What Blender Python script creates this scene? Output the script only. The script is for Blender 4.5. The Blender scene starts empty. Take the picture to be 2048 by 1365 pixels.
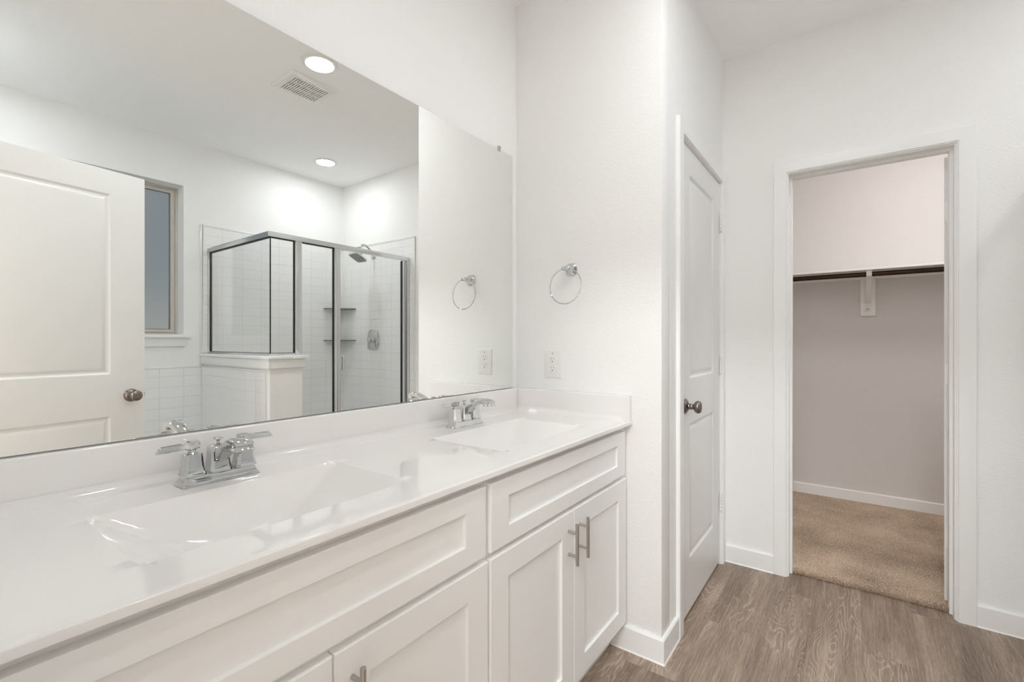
import bpy, bmesh, math, random
from mathutils import Vector, Matrix
PI = math.pi
sc = bpy.context.scene
col = sc.collection

# ------------------------------------------------------------------ camera, world, exposure, lamps
cam_d = bpy.data.cameras.new('camera'); cam = bpy.data.objects.new('camera', cam_d); col.objects.link(cam)
cam_d.sensor_width = 36.0; cam_d.lens = 16.233; cam_d.clip_start = 0.02; cam_d.clip_end = 60
cam.location = (0.0, -1.237, 1.20)
cam.rotation_euler = (math.radians(90), 0, math.radians(36.3255 - 90))
sc.camera = cam

sc.view_settings.view_transform = 'Standard'; sc.view_settings.look = 'None'
sc.view_settings.gamma = 1.0; sc.view_settings.use_curve_mapping = False
sc.view_settings.exposure = 1.48
sc.cycles.use_denoising = True
sc.cycles.max_bounces = 24; sc.cycles.diffuse_bounces = 14; sc.cycles.glossy_bounces = 8
sc.cycles.transmission_bounces = 8; sc.cycles.transparent_max_bounces = 16
sc.cycles.sample_clamp_indirect = 8.0

CAN_POWER = 36.5       # emission of each recessed lens
w = bpy.data.worlds.new('dusk'); sc.world = w; w.use_nodes = True
nt = w.node_tree; nt.nodes.clear()
wo = nt.nodes.new('ShaderNodeOutputWorld'); bg = nt.nodes.new('ShaderNodeBackground')
tc = nt.nodes.new('ShaderNodeTexCoord'); sp = nt.nodes.new('ShaderNodeSeparateXYZ'); rp = nt.nodes.new('ShaderNodeValToRGB')
nt.links.new(tc.outputs['Generated'], sp.inputs[0]); nt.links.new(sp.outputs['Z'], rp.inputs[0])
rp.color_ramp.elements[0].position = 0.0; rp.color_ramp.elements[0].color = (0.125, 0.125, 0.118, 1)
rp.color_ramp.elements[1].position = 0.12; rp.color_ramp.elements[1].color = (0.082, 0.090, 0.097, 1)
nt.links.new(rp.outputs[0], bg.inputs[0]); bg.inputs[1].default_value = 1.25
nt.links.new(bg.outputs[0], wo.inputs[0])

def lamp(name, loc, size, energy, color=(1, 1, 1), rot=(0, 0, 0), sy=None):
    l = bpy.data.lights.new(name, 'AREA'); l.energy = energy; l.color = color
    if sy: l.shape = 'RECTANGLE'; l.size = size; l.size_y = sy
    else: l.shape = 'DISK'; l.size = size
    o = bpy.data.objects.new(name, l); o.location = loc; o.rotation_euler = rot; col.objects.link(o)
    return o
lamp('bedroom_fill_light', (-2.0, -1.5, 2.70), 1.0, 58, (0.95, 0.98, 1.0))  # unseen fill light, added to brighten the bathroom through the doorway
lamp('closet_ceiling_lamp', (3.35, -1.75, 2.71), 0.30, 3.9, (1.0, 0.965, 0.945))

# ------------------------------------------------------------------ materials
def new_mat(name):
    m = bpy.data.materials.new(name); m.use_nodes = True
    return m, m.node_tree, m.node_tree.nodes['Principled BSDF']
def N(nt, t, **k):
    n = nt.nodes.new('ShaderNode' + t)
    for a, b in k.items(): setattr(n, a, b)
    return n
def L(nt, a, b): nt.links.new(a, b)
def math_n(nt, op, a, b=None, c=None, clamp=False):
    n = N(nt, 'Math', operation=op, use_clamp=clamp)
    for i, v in enumerate((a, b, c)):
        if v is None: continue
        if isinstance(v, (int, float)): n.inputs[i].default_value = v
        else: L(nt, v, n.inputs[i])
    return n.outputs[0]
def bump(nt, b, scale, strength, dist, detail=2.0, rough=0.5):
    g = N(nt, 'NewGeometry'); n = N(nt, 'TexNoise'); n.inputs['Scale'].default_value = scale
    n.inputs['Detail'].default_value = detail; n.inputs['Roughness'].default_value = rough
    L(nt, g.outputs['Position'], n.inputs['Vector'])
    u = N(nt, 'Bump'); u.inputs['Strength'].default_value = strength; u.inputs['Distance'].default_value = dist
    L(nt, n.outputs['Fac'], u.inputs['Height']); L(nt, u.outputs[0], b.inputs['Normal'])
    return n
def simple(name, c, rough=0.5, metal=0.0, bmp=None, coat=0.0, var=0.0):
    m, nt, b = new_mat(name)
    b.inputs['Base Color'].default_value = (*c, 1); b.inputs['Roughness'].default_value = rough
    b.inputs['Metallic'].default_value = metal
    if coat: b.inputs['Coat Weight'].default_value = coat; b.inputs['Coat Roughness'].default_value = 0.03
    if bmp: bump(nt, b, *bmp)
    if var:
        g = N(nt, 'NewGeometry'); n = N(nt, 'TexNoise'); n.inputs['Scale'].default_value = 3.0
        L(nt, g.outputs['Position'], n.inputs['Vector'])
        r = N(nt, 'ValToRGB'); r.color_ramp.elements[0].position = .3; r.color_ramp.elements[1].position = .7
        r.color_ramp.elements[0].color = (*[x * (1 - var) for x in c], 1); r.color_ramp.elements[1].color = (*c, 1)
        L(nt, n.outputs['Fac'], r.inputs[0]); L(nt, r.outputs[0], b.inputs['Base Color'])
    return m
M_wall = simple('wall_paint_orange_peel', (0.885, 0.885, 0.878), 0.7, bmp=(150, 0.5, 0.0026, 2.0))
M_ceil = simple('ceiling_paint', (0.94, 0.94, 0.935), 0.85, bmp=(120, 0.2, 0.0015, 2.0))
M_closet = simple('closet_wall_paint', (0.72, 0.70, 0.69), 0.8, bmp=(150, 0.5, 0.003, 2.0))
M_trim = simple('trim_semigloss', (0.88, 0.88, 0.875), 0.35, bmp=(9, 0.03, 0.001))
M_door = simple('door_semigloss', (0.80, 0.80, 0.79), 0.33, bmp=(14, 0.03, 0.001))
M_cab = simple('cabinet_white_lacquer', (0.86, 0.858, 0.85), 0.28, bmp=(12, 0.02, 0.001))
M_counter = simple('cultured_marble', (0.84, 0.82, 0.805), 0.06, coat=0.4, var=0.015)
M_chrome = simple('polished_chrome', (0.64, 0.65, 0.655), 0.035, 1.0, bmp=(5, 0.02, 0.001))
M_alu = simple('bright_aluminium', (0.74, 0.755, 0.765), 0.22, 1.0, bmp=(60, 0.03, 0.0005))
M_nickel = simple('brushed_nickel', (0.50, 0.475, 0.45), 0.30, 1.0, bmp=(400, 0.06, 0.0004))
M_pewter = simple('dark_pewter', (0.27, 0.235, 0.21), 0.20, 1.0, bmp=(60, 0.04, 0.0005))
M_mirror = simple('silvered_mirror', (0.925, 0.938, 0.922), 0.0, 1.0)
M_edge = simple('mirror_edge', (0.10, 0.12, 0.11), 0.2)
M_black = simple('black_gasket', (0.012, 0.012, 0.012), 0.5)
M_plastic = simple('white_plastic', (0.82, 0.815, 0.80), 0.3)
M_slot = simple('dark_slot', (0.03, 0.028, 0.026), 0.7)
M_indic = simple('grey_indicator', (0.25, 0.25, 0.25), 0.4)
M_vinyl = simple('almond_vinyl', (0.60, 0.56, 0.51), 0.45)
M_rod = simple('dark_bronze_rod', (0.045, 0.022, 0.013), 0.22, 0.6, bmp=(20, 0.05, 0.001))
M_shelf = simple('shelf_white', (0.86, 0.86, 0.84), 0.4)
M_pan = simple('shower_pan_acrylic', (0.80, 0.80, 0.79), 0.2)
M_bed = simple('bedroom_paint', (0.36, 0.345, 0.32), 0.8)
M_caulk = simple('white_caulk', (0.86, 0.855, 0.84), 0.4)

def mat_glass(name, tint, refl_rough=0.0):
    m = bpy.data.materials.new(name); m.use_nodes = True; nt = m.node_tree; nt.nodes.clear()
    o = N(nt, 'OutputMaterial'); mx = N(nt, 'MixShader'); tr = N(nt, 'BsdfTransparent'); gl = N(nt, 'BsdfGlossy')
    lw = N(nt, 'LayerWeight'); lw.inputs['Blend'].default_value = 0.5
    fac = math_n(nt, 'MULTIPLY_ADD', math_n(nt, 'POWER', lw.outputs['Facing'], 5.0), 0.92, 0.035)
    tr.inputs[0].default_value = (*tint, 1); gl.inputs['Color'].default_value = (1, 1, 1, 1)
    gl.inputs['Roughness'].default_value = refl_rough
    L(nt, fac, mx.inputs[0]); L(nt, tr.outputs[0], mx.inputs[1]); L(nt, gl.outputs[0], mx.inputs[2])
    L(nt, mx.outputs[0], o.inputs[0]); return m
M_glass = mat_glass('shower_glass', (0.982, 0.988, 0.985))
M_clear = mat_glass('clear_plastic', (0.8, 0.82, 0.8))
def mat_frost():
    m, nt, b = new_mat('obscure_window_glass')
    b.inputs['Base Color'].default_value = (0.80, 0.82, 0.83, 1); b.inputs['Roughness'].default_value = 0.22
    b.inputs['Transmission Weight'].default_value = 1.0; b.inputs['IOR'].default_value = 1.25
    bump(nt, b, 90, 0.25, 0.002, 3)
    return m
M_frost = mat_frost()
def mat_emit(name, c, s):
    m, nt, b = new_mat(name)
    b.inputs['Base Color'].default_value = (0.9, 0.9, 0.9, 1)
    b.inputs['Emission Color'].default_value = (*c, 1); b.inputs['Emission Strength'].default_value = s
    return m
M_lens = mat_emit('lit_lens', (0.955, 0.982, 1.0), CAN_POWER)

def mat_tile(name, phase_u, phase_v=0.934, pu=0.1525, pv=0.0785):
    m, nt, b = new_mat(name)
    g = N(nt, 'NewGeometry'); s = N(nt, 'SeparateXYZ'); L(nt, g.outputs['Position'], s.inputs[0])
    sn = N(nt, 'SeparateXYZ'); L(nt, g.outputs['Normal'], sn.inputs[0])
    ax = math_n(nt, 'GREATER_THAN', math_n(nt, 'ABSOLUTE', sn.outputs['X']), 0.5)
    ux = math_n(nt, 'MULTIPLY', s.outputs['X'], math_n(nt, 'SUBTRACT', 1.0, ax))
    uy = math_n(nt, 'MULTIPLY', s.outputs['Y'], ax)
    u = math_n(nt, 'SUBTRACT', math_n(nt, 'ADD', ux, uy), phase_u)
    v = math_n(nt, 'SUBTRACT', s.outputs['Z'], phase_v)
    def dist(x, p):
        f = math_n(nt, 'FRACT', math_n(nt, 'DIVIDE', x, p))
        d = math_n(nt, 'MINIMUM', f, math_n(nt, 'SUBTRACT', 1.0, f))
        return math_n(nt, 'MULTIPLY', d, p)
    d = math_n(nt, 'MINIMUM', dist(u, pu), dist(v, pv))
    mr = N(nt, 'MapRange', interpolation_type='SMOOTHSTEP'); mr.inputs['From Min'].default_value = 0.0008; mr.inputs['From Max'].default_value = 0.0026
    L(nt, d, mr.inputs['Value'])
    mx = N(nt, 'Mix', data_type='RGBA'); mx.inputs['A'].default_value = (0.72, 0.72, 0.71, 1); mx.inputs['B'].default_value = (0.88, 0.88, 0.88, 1)
    L(nt, mr.outputs[0], mx.inputs['Factor']); L(nt, mx.outputs['Result'], b.inputs['Base Color'])
    rr = N(nt, 'MapRange'); rr.inputs['To Min'].default_value = 0.6; rr.inputs['To Max'].default_value = 0.10
    L(nt, mr.outputs[0], rr.inputs['Value']); L(nt, rr.outputs[0], b.inputs['Roughness'])
    bu = N(nt, 'Bump'); bu.inputs['Strength'].default_value = 0.6; bu.inputs['Distance'].default_value = 0.0012
    L(nt, mr.outputs[0], bu.inputs['Height']); L(nt, bu.outputs[0], b.inputs['Normal'])
    return m
M_tile_tub = mat_tile('tub_wall_tile', 1.351)
M_tile_shower = mat_tile('shower_wall_tile', 2.382)
M_tile_right = mat_tile('shower_side_tile', -2.126)
M_tile_pony = mat_tile('pony_wall_tile', -2.284, pu=0.147)
M_tile_trim = simple('tile_bullnose', (0.80, 0.80, 0.79), 0.12)

def mat_wood():
    m, nt, b = new_mat('vinyl_plank_floor')
    W, Ln = 0.178, 1.22
    g = N(nt, 'NewGeometry'); s = N(nt, 'SeparateXYZ'); L(nt, g.outputs['Position'], s.inputs[0])
    X, Y = s.outputs['X'], s.outputs['Y']
    q = math_n(nt, 'DIVIDE', math_n(nt, 'ADD', Y, 0.738), W)
    row = math_n(nt, 'FLOOR', q); fv = math_n(nt, 'SUBTRACT', q, row)
    xo = math_n(nt, 'ADD', math_n(nt, 'ADD', X, math_n(nt, 'MULTIPLY', row, 0.37 * Ln)), 0.791 + 12.2)
    c = math_n(nt, 'DIVIDE', xo, Ln); cf = math_n(nt, 'FLOOR', c); fu = math_n(nt, 'SUBTRACT', c, cf)
    cmb = N(nt, 'CombineXYZ'); L(nt, row, cmb.inputs[0]); L(nt, cf, cmb.inputs[1])
    wn = N(nt, 'TexWhiteNoise', noise_dimensions='3D'); L(nt, cmb.outputs[0], wn.inputs['Vector'])
    ws = N(nt, 'SeparateColor'); L(nt, wn.outputs['Color'], ws.inputs[0])
    def coords(kx, ky, kz=0.0):
        cc = N(nt, 'CombineXYZ')
        L(nt, math_n(nt, 'ADD', math_n(nt, 'MULTIPLY', X, kx), math_n(nt, 'MULTIPLY', ws.outputs[0], 37.0)), cc.inputs[0])
        L(nt, math_n(nt, 'ADD', math_n(nt, 'MULTIPLY', Y, ky), math_n(nt, 'MULTIPLY', ws.outputs[1], 23.0)), cc.inputs[1])
        cc.inputs[2].default_value = kz
        return cc.outputs[0]
    def noise(vec, scale, detail=2.0, rough=0.5, dist=0.0):
        n = N(nt, 'TexNoise'); n.inputs['Scale'].default_value = scale; n.inputs['Detail'].default_value = detail
        n.inputs['Roughness'].default_value = rough; n.inputs['Distortion'].default_value = dist; L(nt, vec, n.inputs['Vector'])
        return n.outputs['Fac']
    big = noise(coords(1.5, 8.0), 1.0, 2.2, 0.45, 0.15)
    ph = math_n(nt, 'MULTIPLY', big, 200.0)
    wob = math_n(nt, 'MULTIPLY', noise(coords(16, 60, 3.1), 1.0, 2.0), 4.5)
    ring = math_n(nt, 'SINE', math_n(nt, 'ADD', ph, wob))
    ring = math_n(nt, 'POWER', math_n(nt, 'MULTIPLY_ADD', ring, 0.5, 0.5), 6.0)
    mask = N(nt, 'MapRange', interpolation_type='SMOOTHSTEP'); mask.inputs['From Min'].default_value = 0.48; mask.inputs['From Max'].default_value = 0.64
    L(nt, noise(coords(1.4, 7.5, 7.7), 1.0, 1.0), mask.inputs['Value'])
    lines = math_n(nt, 'MULTIPLY', ring, math_n(nt, 'MULTIPLY_ADD', mask.outputs[0], 0.66, 0.14))
    fib = noise(coords(7, 260, 1.3), 1.0, 3.0, 0.6)
    fib2 = noise(coords(28, 520, 5.3), 1.0, 2.0, 0.6)
    tone = noise(coords(1.2, 9.0, 9.1), 1.0, 3.0, 0.55)
    val = math_n(nt, 'ADD', math_n(nt, 'MULTIPLY', tone, 0.95), math_n(nt, 'MULTIPLY', fib, 0.80))
    val = math_n(nt, 'ADD', val, math_n(nt, 'MULTIPLY', fib2, 0.55))
    val = math_n(nt, 'ADD', val, math_n(nt, 'MULTIPLY', lines, 0.34))
    val = math_n(nt, 'ADD', val, math_n(nt, 'MULTIPLY', ws.outputs[2], 0.10))
    val = math_n(nt, 'SUBTRACT', val, 0.72)
    r = N(nt, 'ValToRGB'); L(nt, val, r.inputs[0]); e = r.color_ramp.elements
    e[0].position = 0.18; e[0].color = (0.150, 0.107, 0.080, 1); e[1].position = 0.92; e[1].color = (0.53, 0.42, 0.33, 1)
    k = e.new(0.50); k.color = (0.295, 0.223, 0.173, 1)
    sv = math_n(nt, 'MULTIPLY', math_n(nt, 'MINIMUM', fv, math_n(nt, 'SUBTRACT', 1.0, fv)), W)
    su = math_n(nt, 'MULTIPLY', math_n(nt, 'MINIMUM', fu, math_n(nt, 'SUBTRACT', 1.0, fu)), Ln)
    sd = N(nt, 'MapRange'); sd.inputs['From Min'].default_value = 0.0; sd.inputs['From Max'].default_value = 0.0013
    sd.inputs['To Min'].default_value = 0.72; L(nt, math_n(nt, 'MINIMUM', sv, su), sd.inputs['Value'])
    mx = N(nt, 'Mix', data_type='RGBA', blend_type='MULTIPLY'); mx.inputs['Factor'].default_value = 1.0
    L(nt, r.outputs[0], mx.inputs['A'])
    cc = N(nt, 'CombineColor'); [L(nt, sd.outputs[0], cc.inputs[i]) for i in range(3)]
    L(nt, cc.outputs[0], mx.inputs['B']); L(nt, mx.outputs['Result'], b.inputs['Base Color'])
    b.inputs['Roughness'].default_value = 0.5
    bu = N(nt, 'Bump'); bu.inputs['Strength'].default_value = 0.25; bu.inputs['Distance'].default_value = 0.0008
    L(nt, math_n(nt, 'ADD', fib, lines), bu.inputs['Height']); L(nt, bu.outputs[0], b.inputs['Normal'])
    return m
M_wood = mat_wood()
def mat_carpet():
    m, nt, b = new_mat('beige_cut_pile')
    g = N(nt, 'NewGeometry')
    n = N(nt, 'TexNoise'); n.inputs['Scale'].default_value = 230; n.inputs['Detail'].default_value = 3; L(nt, g.outputs['Position'], n.inputs['Vector'])
    n2 = N(nt, 'TexNoise'); n2.inputs['Scale'].default_value = 3.2; n2.inputs['Detail'].default_value = 2; L(nt, g.outputs['Position'], n2.inputs['Vector'])
    v = math_n(nt, 'ADD', math_n(nt, 'MULTIPLY', n.outputs['Fac'], 0.8), math_n(nt, 'MULTIPLY', n2.outputs['Fac'], 0.35))
    r = N(nt, 'ValToRGB'); L(nt, v, r.inputs[0]); e = r.color_ramp.elements
    e[0].position = 0.40; e[0].color = (0.24, 0.17, 0.12, 1); e[1].position = 0.72; e[1].color = (0.84, 0.66, 0.51, 1)
    L(nt, r.outputs[0], b.inputs['Base Color']); b.inputs['Roughness'].default_value = 0.95
    bu = N(nt, 'Bump'); bu.inputs['Strength'].default_value = 0.9; bu.inputs['Distance'].default_value = 0.006
    L(nt, n.outputs['Fac'], bu.inputs['Height']); L(nt, bu.outputs[0], b.inputs['Normal'])
    return m
M_carpet = mat_carpet()

# ------------------------------------------------------------------ mesh helpers
class B:
    def __init__(s): s.v = []; s.f = []; s.m = []; s.cm = 0
    def add(s, vs, fs):
        o = len(s.v); s.v += [Vector(p) for p in vs]
        for f in fs: s.f.append([i + o for i in f]); s.m.append(s.cm)
        return s
    def box(s, x0, x1, y0, y1, z0, z1):
        x0, x1 = sorted((x0, x1)); y0, y1 = sorted((y0, y1)); z0, z1 = sorted((z0, z1))
        vs = [(x, y, z) for z in (z0, z1) for y in (y0, y1) for x in (x0, x1)]
        return s.add(vs, [(0, 2, 3, 1), (4, 5, 7, 6), (0, 1, 5, 4), (2, 6, 7, 3), (0, 4, 6, 2), (1, 3, 7, 5)])
    def loft(s, rings, cap0=True, cap1=True, closed=True):
        n = len(rings[0]); vs = [p for r in rings for p in r]; fs = []
        for i in range(len(rings) - 1):
            for j in range(n if closed else n - 1):
                k = (j + 1) % n
                fs.append((i * n + j, i * n + k, (i + 1) * n + k, (i + 1) * n + j))
        if cap0: fs.append(tuple(reversed(range(n))))
        if cap1: fs.append(tuple(range((len(rings) - 1) * n, len(rings) * n)))
        return s.add(vs, fs)
    def lathe(s, prof, c=(0, 0, 0), axis='z', n=32):
        c = Vector(c); rings = []
        for r, h in prof:
            ring = []
            for i in range(n):
                a = 2 * PI * i / n; x, y = max(r, 1e-5) * math.cos(a), max(r, 1e-5) * math.sin(a)
                p = {'z': (x, y, h), 'x': (h, x, y), 'y': (y, h, x), '-y': (x, -h, y), '-x': (-h, y, x)}[axis]
                ring.append(c + Vector(p))
            rings.append(ring)
        return s.loft(rings)
    def tube(s, pts, r, n=12, closed=False, radii=None):
        pts = [Vector(p) for p in pts]; m = len(pts); rings = []
        up = None
        for i, p in enumerate(pts):
            a = pts[(i - 1) % m] if (closed or i > 0) else p
            b = pts[(i + 1) % m] if (closed or i < m - 1) else p
            t = (b - a).normalized()
            if up is None:
                up = Vector((0, 0, 1)) if abs(t.z) < .9 else Vector((1, 0, 0))
            u = (up - t * up.dot(t)).normalized(); up = u; w_ = t.cross(u)
            rr = radii[i] if radii else r
            rings.append([p + rr * (math.cos(2 * PI * k / n) * u + math.sin(2 * PI * k / n) * w_) for k in range(n)])
        if closed:
            rings.append(rings[0]); return s.loft(rings, False, False)
        return s.loft(rings)
    def panel(s, o, U, V, Nn, w_, h, rects, prof):
        """A flat face o + u*U + v*V holed at rects, each filled by nested loops (inset, depth along Nn)."""
        o, U, V, Nn = Vector(o), Vector(U), Vector(V), Vector(Nn)
        P = lambda u, v, d=0: o + U * u + V * v + Nn * d
        us = sorted({0, w_, *[r[0] for r in rects], *[r[1] for r in rects]}); vs = sorted({0, h, *[r[2] for r in rects], *[r[3] for r in rects]})
        for i in range(len(us) - 1):
            for j in range(len(vs) - 1):
                cu, cv = (us[i] + us[i + 1]) / 2, (vs[j] + vs[j + 1]) / 2
                if any(r[0] < cu < r[1] and r[2] < cv < r[3] for r in rects): continue
                s.add([P(us[i], vs[j]), P(us[i + 1], vs[j]), P(us[i + 1], vs[j + 1]), P(us[i], vs[j + 1])], [(0, 1, 2, 3)])
        for r in rects:
            rings = []
            for ins, d in prof:
                a, b_, c, e = r[0] + ins, r[1] - ins, r[2] + ins, r[3] - ins
                rings.append([P(a, c, d), P(b_, c, d), P(b_, e, d), P(a, e, d)])
            s.loft(rings, False, True)
        return s

def finish_mesh(name, b, mats, bevel=0, seg=2, angle=35, smooth=True):
    me = bpy.data.meshes.new(name)
    me.from_pydata([tuple(p) for p in b.v], [], b.f)
    for m in (mats if isinstance(mats, (list, tuple)) else [mats]): me.materials.append(m)
    bm = bmesh.new(); bm.from_mesh(me)
    for f, mi in zip(bm.faces, b.m): f.material_index = mi
    bmesh.ops.remove_doubles(bm, verts=bm.verts, dist=1e-5)
    bmesh.ops.recalc_face_normals(bm, faces=bm.faces)
    if bevel:
        eds = [e for e in bm.edges if len(e.link_faces) == 2 and e.calc_face_angle(0) > math.radians(40)]
        bmesh.ops.bevel(bm, geom=eds, offset=bevel, segments=seg, profile=0.5, affect='EDGES', clamp_overlap=True)
    bm.to_mesh(me); bm.free()
    if smooth:
        for p in me.polygons: p.use_smooth = True
        me.set_sharp_from_angle(angle=math.radians(angle))
    me.update(); return me

def tag(o, label=None, cat=None, group=None, kind=None):
    if label: o['label'] = label
    if cat: o['category'] = cat
    if group: o['group'] = group
    if kind: o['kind'] = kind
    return o
def obj(name, b, mats, parent=None, bevel=0, seg=2, angle=35, smooth=True, label=None, local=False):
    """Link a mesh built in world coordinates (or in the parent's own, local=True)."""
    if parent is not None and not local:
        off = Vector((0, 0, 0)); p = parent
        while p is not None: off += p.location; p = p.parent
    elif parent is None:
        xs = [p.x for p in b.v]; ys = [p.y for p in b.v]; zs = [p.z for p in b.v]
        off = Vector(((min(xs) + max(xs)) / 2, (min(ys) + max(ys)) / 2, min(zs)))
    else: off = Vector((0, 0, 0))
    for p in b.v: p -= off
    o = bpy.data.objects.new(name, finish_mesh(name, b, mats, bevel, seg, angle, smooth)); col.objects.link(o)
    if parent is None: o.location = off
    else: o.parent = parent
    if label: o['label'] = label
    return o
def empty(name, loc, label, cat, group=None, kind=None, rz=0):
    o = bpy.data.objects.new(name, None); col.objects.link(o); o.location = loc; o.rotation_euler = (0, 0, rz)
    o.empty_display_size = 0.05
    return tag(o, label, cat, group, kind)
def struct(name, b, m, label, cat, **k):
    return tag(obj(name, b, m, **k), label, cat, None, 'structure')
def copy_tree(o, parent=None, loc=None):
    c = o.copy(); col.objects.link(c)
    if parent is not None: c.parent = parent
    if loc is not None: c.location = loc
    for ch in [x for x in col.objects if x.parent == o]: copy_tree(ch, c)
    return c

# ------------------------------------------------------------------ room sizes
CE = 2.735           # ceiling height
XE = 1.717           # end wall beside the vanity
YL = -0.667          # wall holding the linen door
XW = 2.728           # wall holding the closet doorway
XWo = 2.845
YB = -2.88           # window wall
XL = 0.020           # entry wall
XLo = -0.097

# ------------------------------------------------------------------ shell
struct('floor', B().box(XLo, 2.80, -2.98, 0.10, -0.06, 0.0), M_wood, 'grey-brown wood-look plank floor of the bathroom', 'floor', smooth=False)
struct('ceiling', B().box(-3.3, 4.38, -3.1, 1.2, CE, CE + 0.08), M_ceil, 'plain white ceiling', 'ceiling', smooth=False)
struct('wall_vanity', B().box(-3.3, XWo, 0.0, 0.10, 0, CE), M_wall, 'white textured wall behind the big mirror', 'wall', smooth=False)
struct('wall_end', B().box(XE, XE + 0.10, YL, 0, 0, CE), M_wall, 'white textured wall holding the towel ring and outlet', 'wall', bevel=0.004)
b = B().box(XE + 0.10, 1.946, YL, YL + 0.10, 0, CE).box(2.676, XW, YL, YL + 0.10, 0, CE).box(1.946, 2.676, YL, YL + 0.10, 2.066, CE)
struct('wall_linen', b, M_wall, 'white wall around the narrow panelled door', 'wall', smooth=False)
b = B().box(XW, XWo, -0.962, 0.0, 0, CE).box(XW, XWo, -2.98, -1.612, 0, CE).box(XW, XWo, -1.612, -0.962, 2.066, CE)
struct('wall_closet', b, M_wall, 'white textured wall around the closet doorway', 'wall', smooth=False)
b = B().box(XL, 0.45, YB, -3.05, 0, CE).box(1.354, XW, YB, -3.05, 0, CE).box(0.45, 1.354, YB, -3.05, 0, 1.245).box(0.45, 1.354, YB, -3.05, 2.385, CE)
struct('wall_window', b, M_wall, 'white wall with the frosted window, seen in the mirror', 'wall', smooth=False)
b = B().box(XLo, XL, -0.845, 0, 0, CE).box(XLo, XL, -2.98, -1.650, 0, CE).box(XLo, XL, -1.650, -0.845, 2.07, CE)
struct('wall_entry', b, M_wall, 'white wall around the entry doorway left of the vanity', 'wall', smooth=False)
# closet beyond the doorway
XB = 4.262
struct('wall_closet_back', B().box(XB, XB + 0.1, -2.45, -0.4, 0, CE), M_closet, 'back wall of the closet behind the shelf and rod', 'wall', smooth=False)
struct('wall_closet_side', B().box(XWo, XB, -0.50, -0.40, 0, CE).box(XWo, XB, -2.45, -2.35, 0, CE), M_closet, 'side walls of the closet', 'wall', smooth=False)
# bedroom behind the camera
struct('wall_bedroom', B().box(-3.3, -3.2, -3.1, 0, 0, CE).box(-3.2, XLo, -3.1, -3.0, 0, CE), M_bed, 'bedroom walls beyond the entry doorway', 'wall', smooth=False)
struct('floor_bedroom', B().box(-3.2, XLo, -3.0, 0, -0.06, 0.0), M_carpet, 'bedroom carpet beyond the entry doorway', 'floor', smooth=False)

# carpet of the closet, with a tufted front edge
def carpet():
    rnd = random.Random(4)
    b = B().box(2.79, XWo, -1.594, -0.980, -0.06, 0.016).box(XWo, XB, -2.35, -0.50, -0.06, 0.016)
    y = -1.602
    while y < -0.972:
        for k in range(8):
            x = 2.79 + rnd.uniform(-0.012, 0.025) ; z = rnd.uniform(0.004, 0.019)
            a = rnd.uniform(0, 2 * PI); r = 0.0019; l = rnd.uniform(0.005, 0.011); tx, ty = rnd.uniform(-.006, .002), rnd.uniform(-.004, .004)
            base = Vector((x, y + rnd.uniform(-.002, .002), max(z - 0.004, 0.001))); tip = base + Vector((tx, ty, l * 0.8))
            b.loft([[base + Vector((r * math.cos(a + j * 2.1), r * math.sin(a + j * 2.1), 0)) for j in range(3)],
                    [tip + Vector((r * math.cos(a + j * 2.1), r * math.sin(a + j * 2.1), 0)) for j in range(3)]])
        y += 0.0022
    for k in range(26000):                                   # pile over the visible patch
        x = rnd.uniform(2.79, 4.25); y = rnd.uniform(-1.95, -0.80)
        a = rnd.uniform(0, 2 * PI); r = 0.0019
        base = Vector((x, y, 0.014)); tip = base + Vector((rnd.uniform(-.004, .004), rnd.uniform(-.004, .004), rnd.uniform(.003, .007)))
        q = [base + Vector((r * math.cos(a + j * 2.1), r * math.sin(a + j * 2.1), 0)) for j in range(3)]
        b.add(q + [tip], [(0, 1, 3), (1, 2, 3), (2, 0, 3)])
    me = bpy.data.meshes.new('carpet'); me.from_pydata([tuple(p) for p in b.v], [], b.f); me.materials.append(M_carpet)
    o = bpy.data.objects.new('carpet', me); col.objects.link(o)
    tag(o, 'beige cut-pile carpet on the closet floor, frayed at the doorway', 'carpet')
carpet()

# baseboards
BH, BT = 0.092, 0.0127
def base_corner(b, p0, pc, p1, n0, n1):
    """baseboard turning an outside corner pc, mitred"""
    prof = [(0, 0.0), (BT + 0.0035, 0.0), (BT, 0.006), (BT, BH - 0.005), (BT - 0.004, BH), (0, BH)]
    V = lambda p, z=0: Vector((p[0], p[1], z)); n0, n1 = V(n0), V(n1)
    b.loft([[V(p) + n * d + Vector((0, 0, z)) for d, z in prof] for p, n in ((p0, n0), (pc, n0 + n1), (p1, n1))])
    return b
def base_prof(b, p0, p1, nrm):
    """a baseboard run from p0 to p1 (xy on the wall), nrm = into the room"""
    p0, p1, n = Vector((*p0, 0)), Vector((*p1, 0)), Vector((*nrm, 0))
    prof = [(0, 0.0), (BT + 0.0035, 0.0), (BT, 0.006), (BT, BH - 0.005), (BT - 0.004, BH), (0, BH)]
    b.loft([[p + n * d + Vector((0, 0, z)) for d, z in prof] for p in (p0, p1)])
    return b
struct('baseboard_end', base_corner(B(), (XE, -0.470), (XE, YL), (1.891, YL), (-1, 0), (0, -1)), M_trim, 'white baseboard turning the corner beside the vanity', 'baseboard', smooth=False)
struct('baseboard_closet_wall', base_prof(base_prof(B(), (XW, YL - 0.017), (XW, -0.914), (-1, 0)), (XW, -1.662), (XW, -1.84), (-1, 0)), M_trim, 'white baseboard on both sides of the closet doorway', 'baseboard', smooth=False)
struct('baseboard_closet_back', base_prof(B(), (XB, -0.50), (XB, -2.35), (-1, 0)), M_trim, 'white baseboard along the closet back wall above carpet', 'baseboard', smooth=False)

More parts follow.
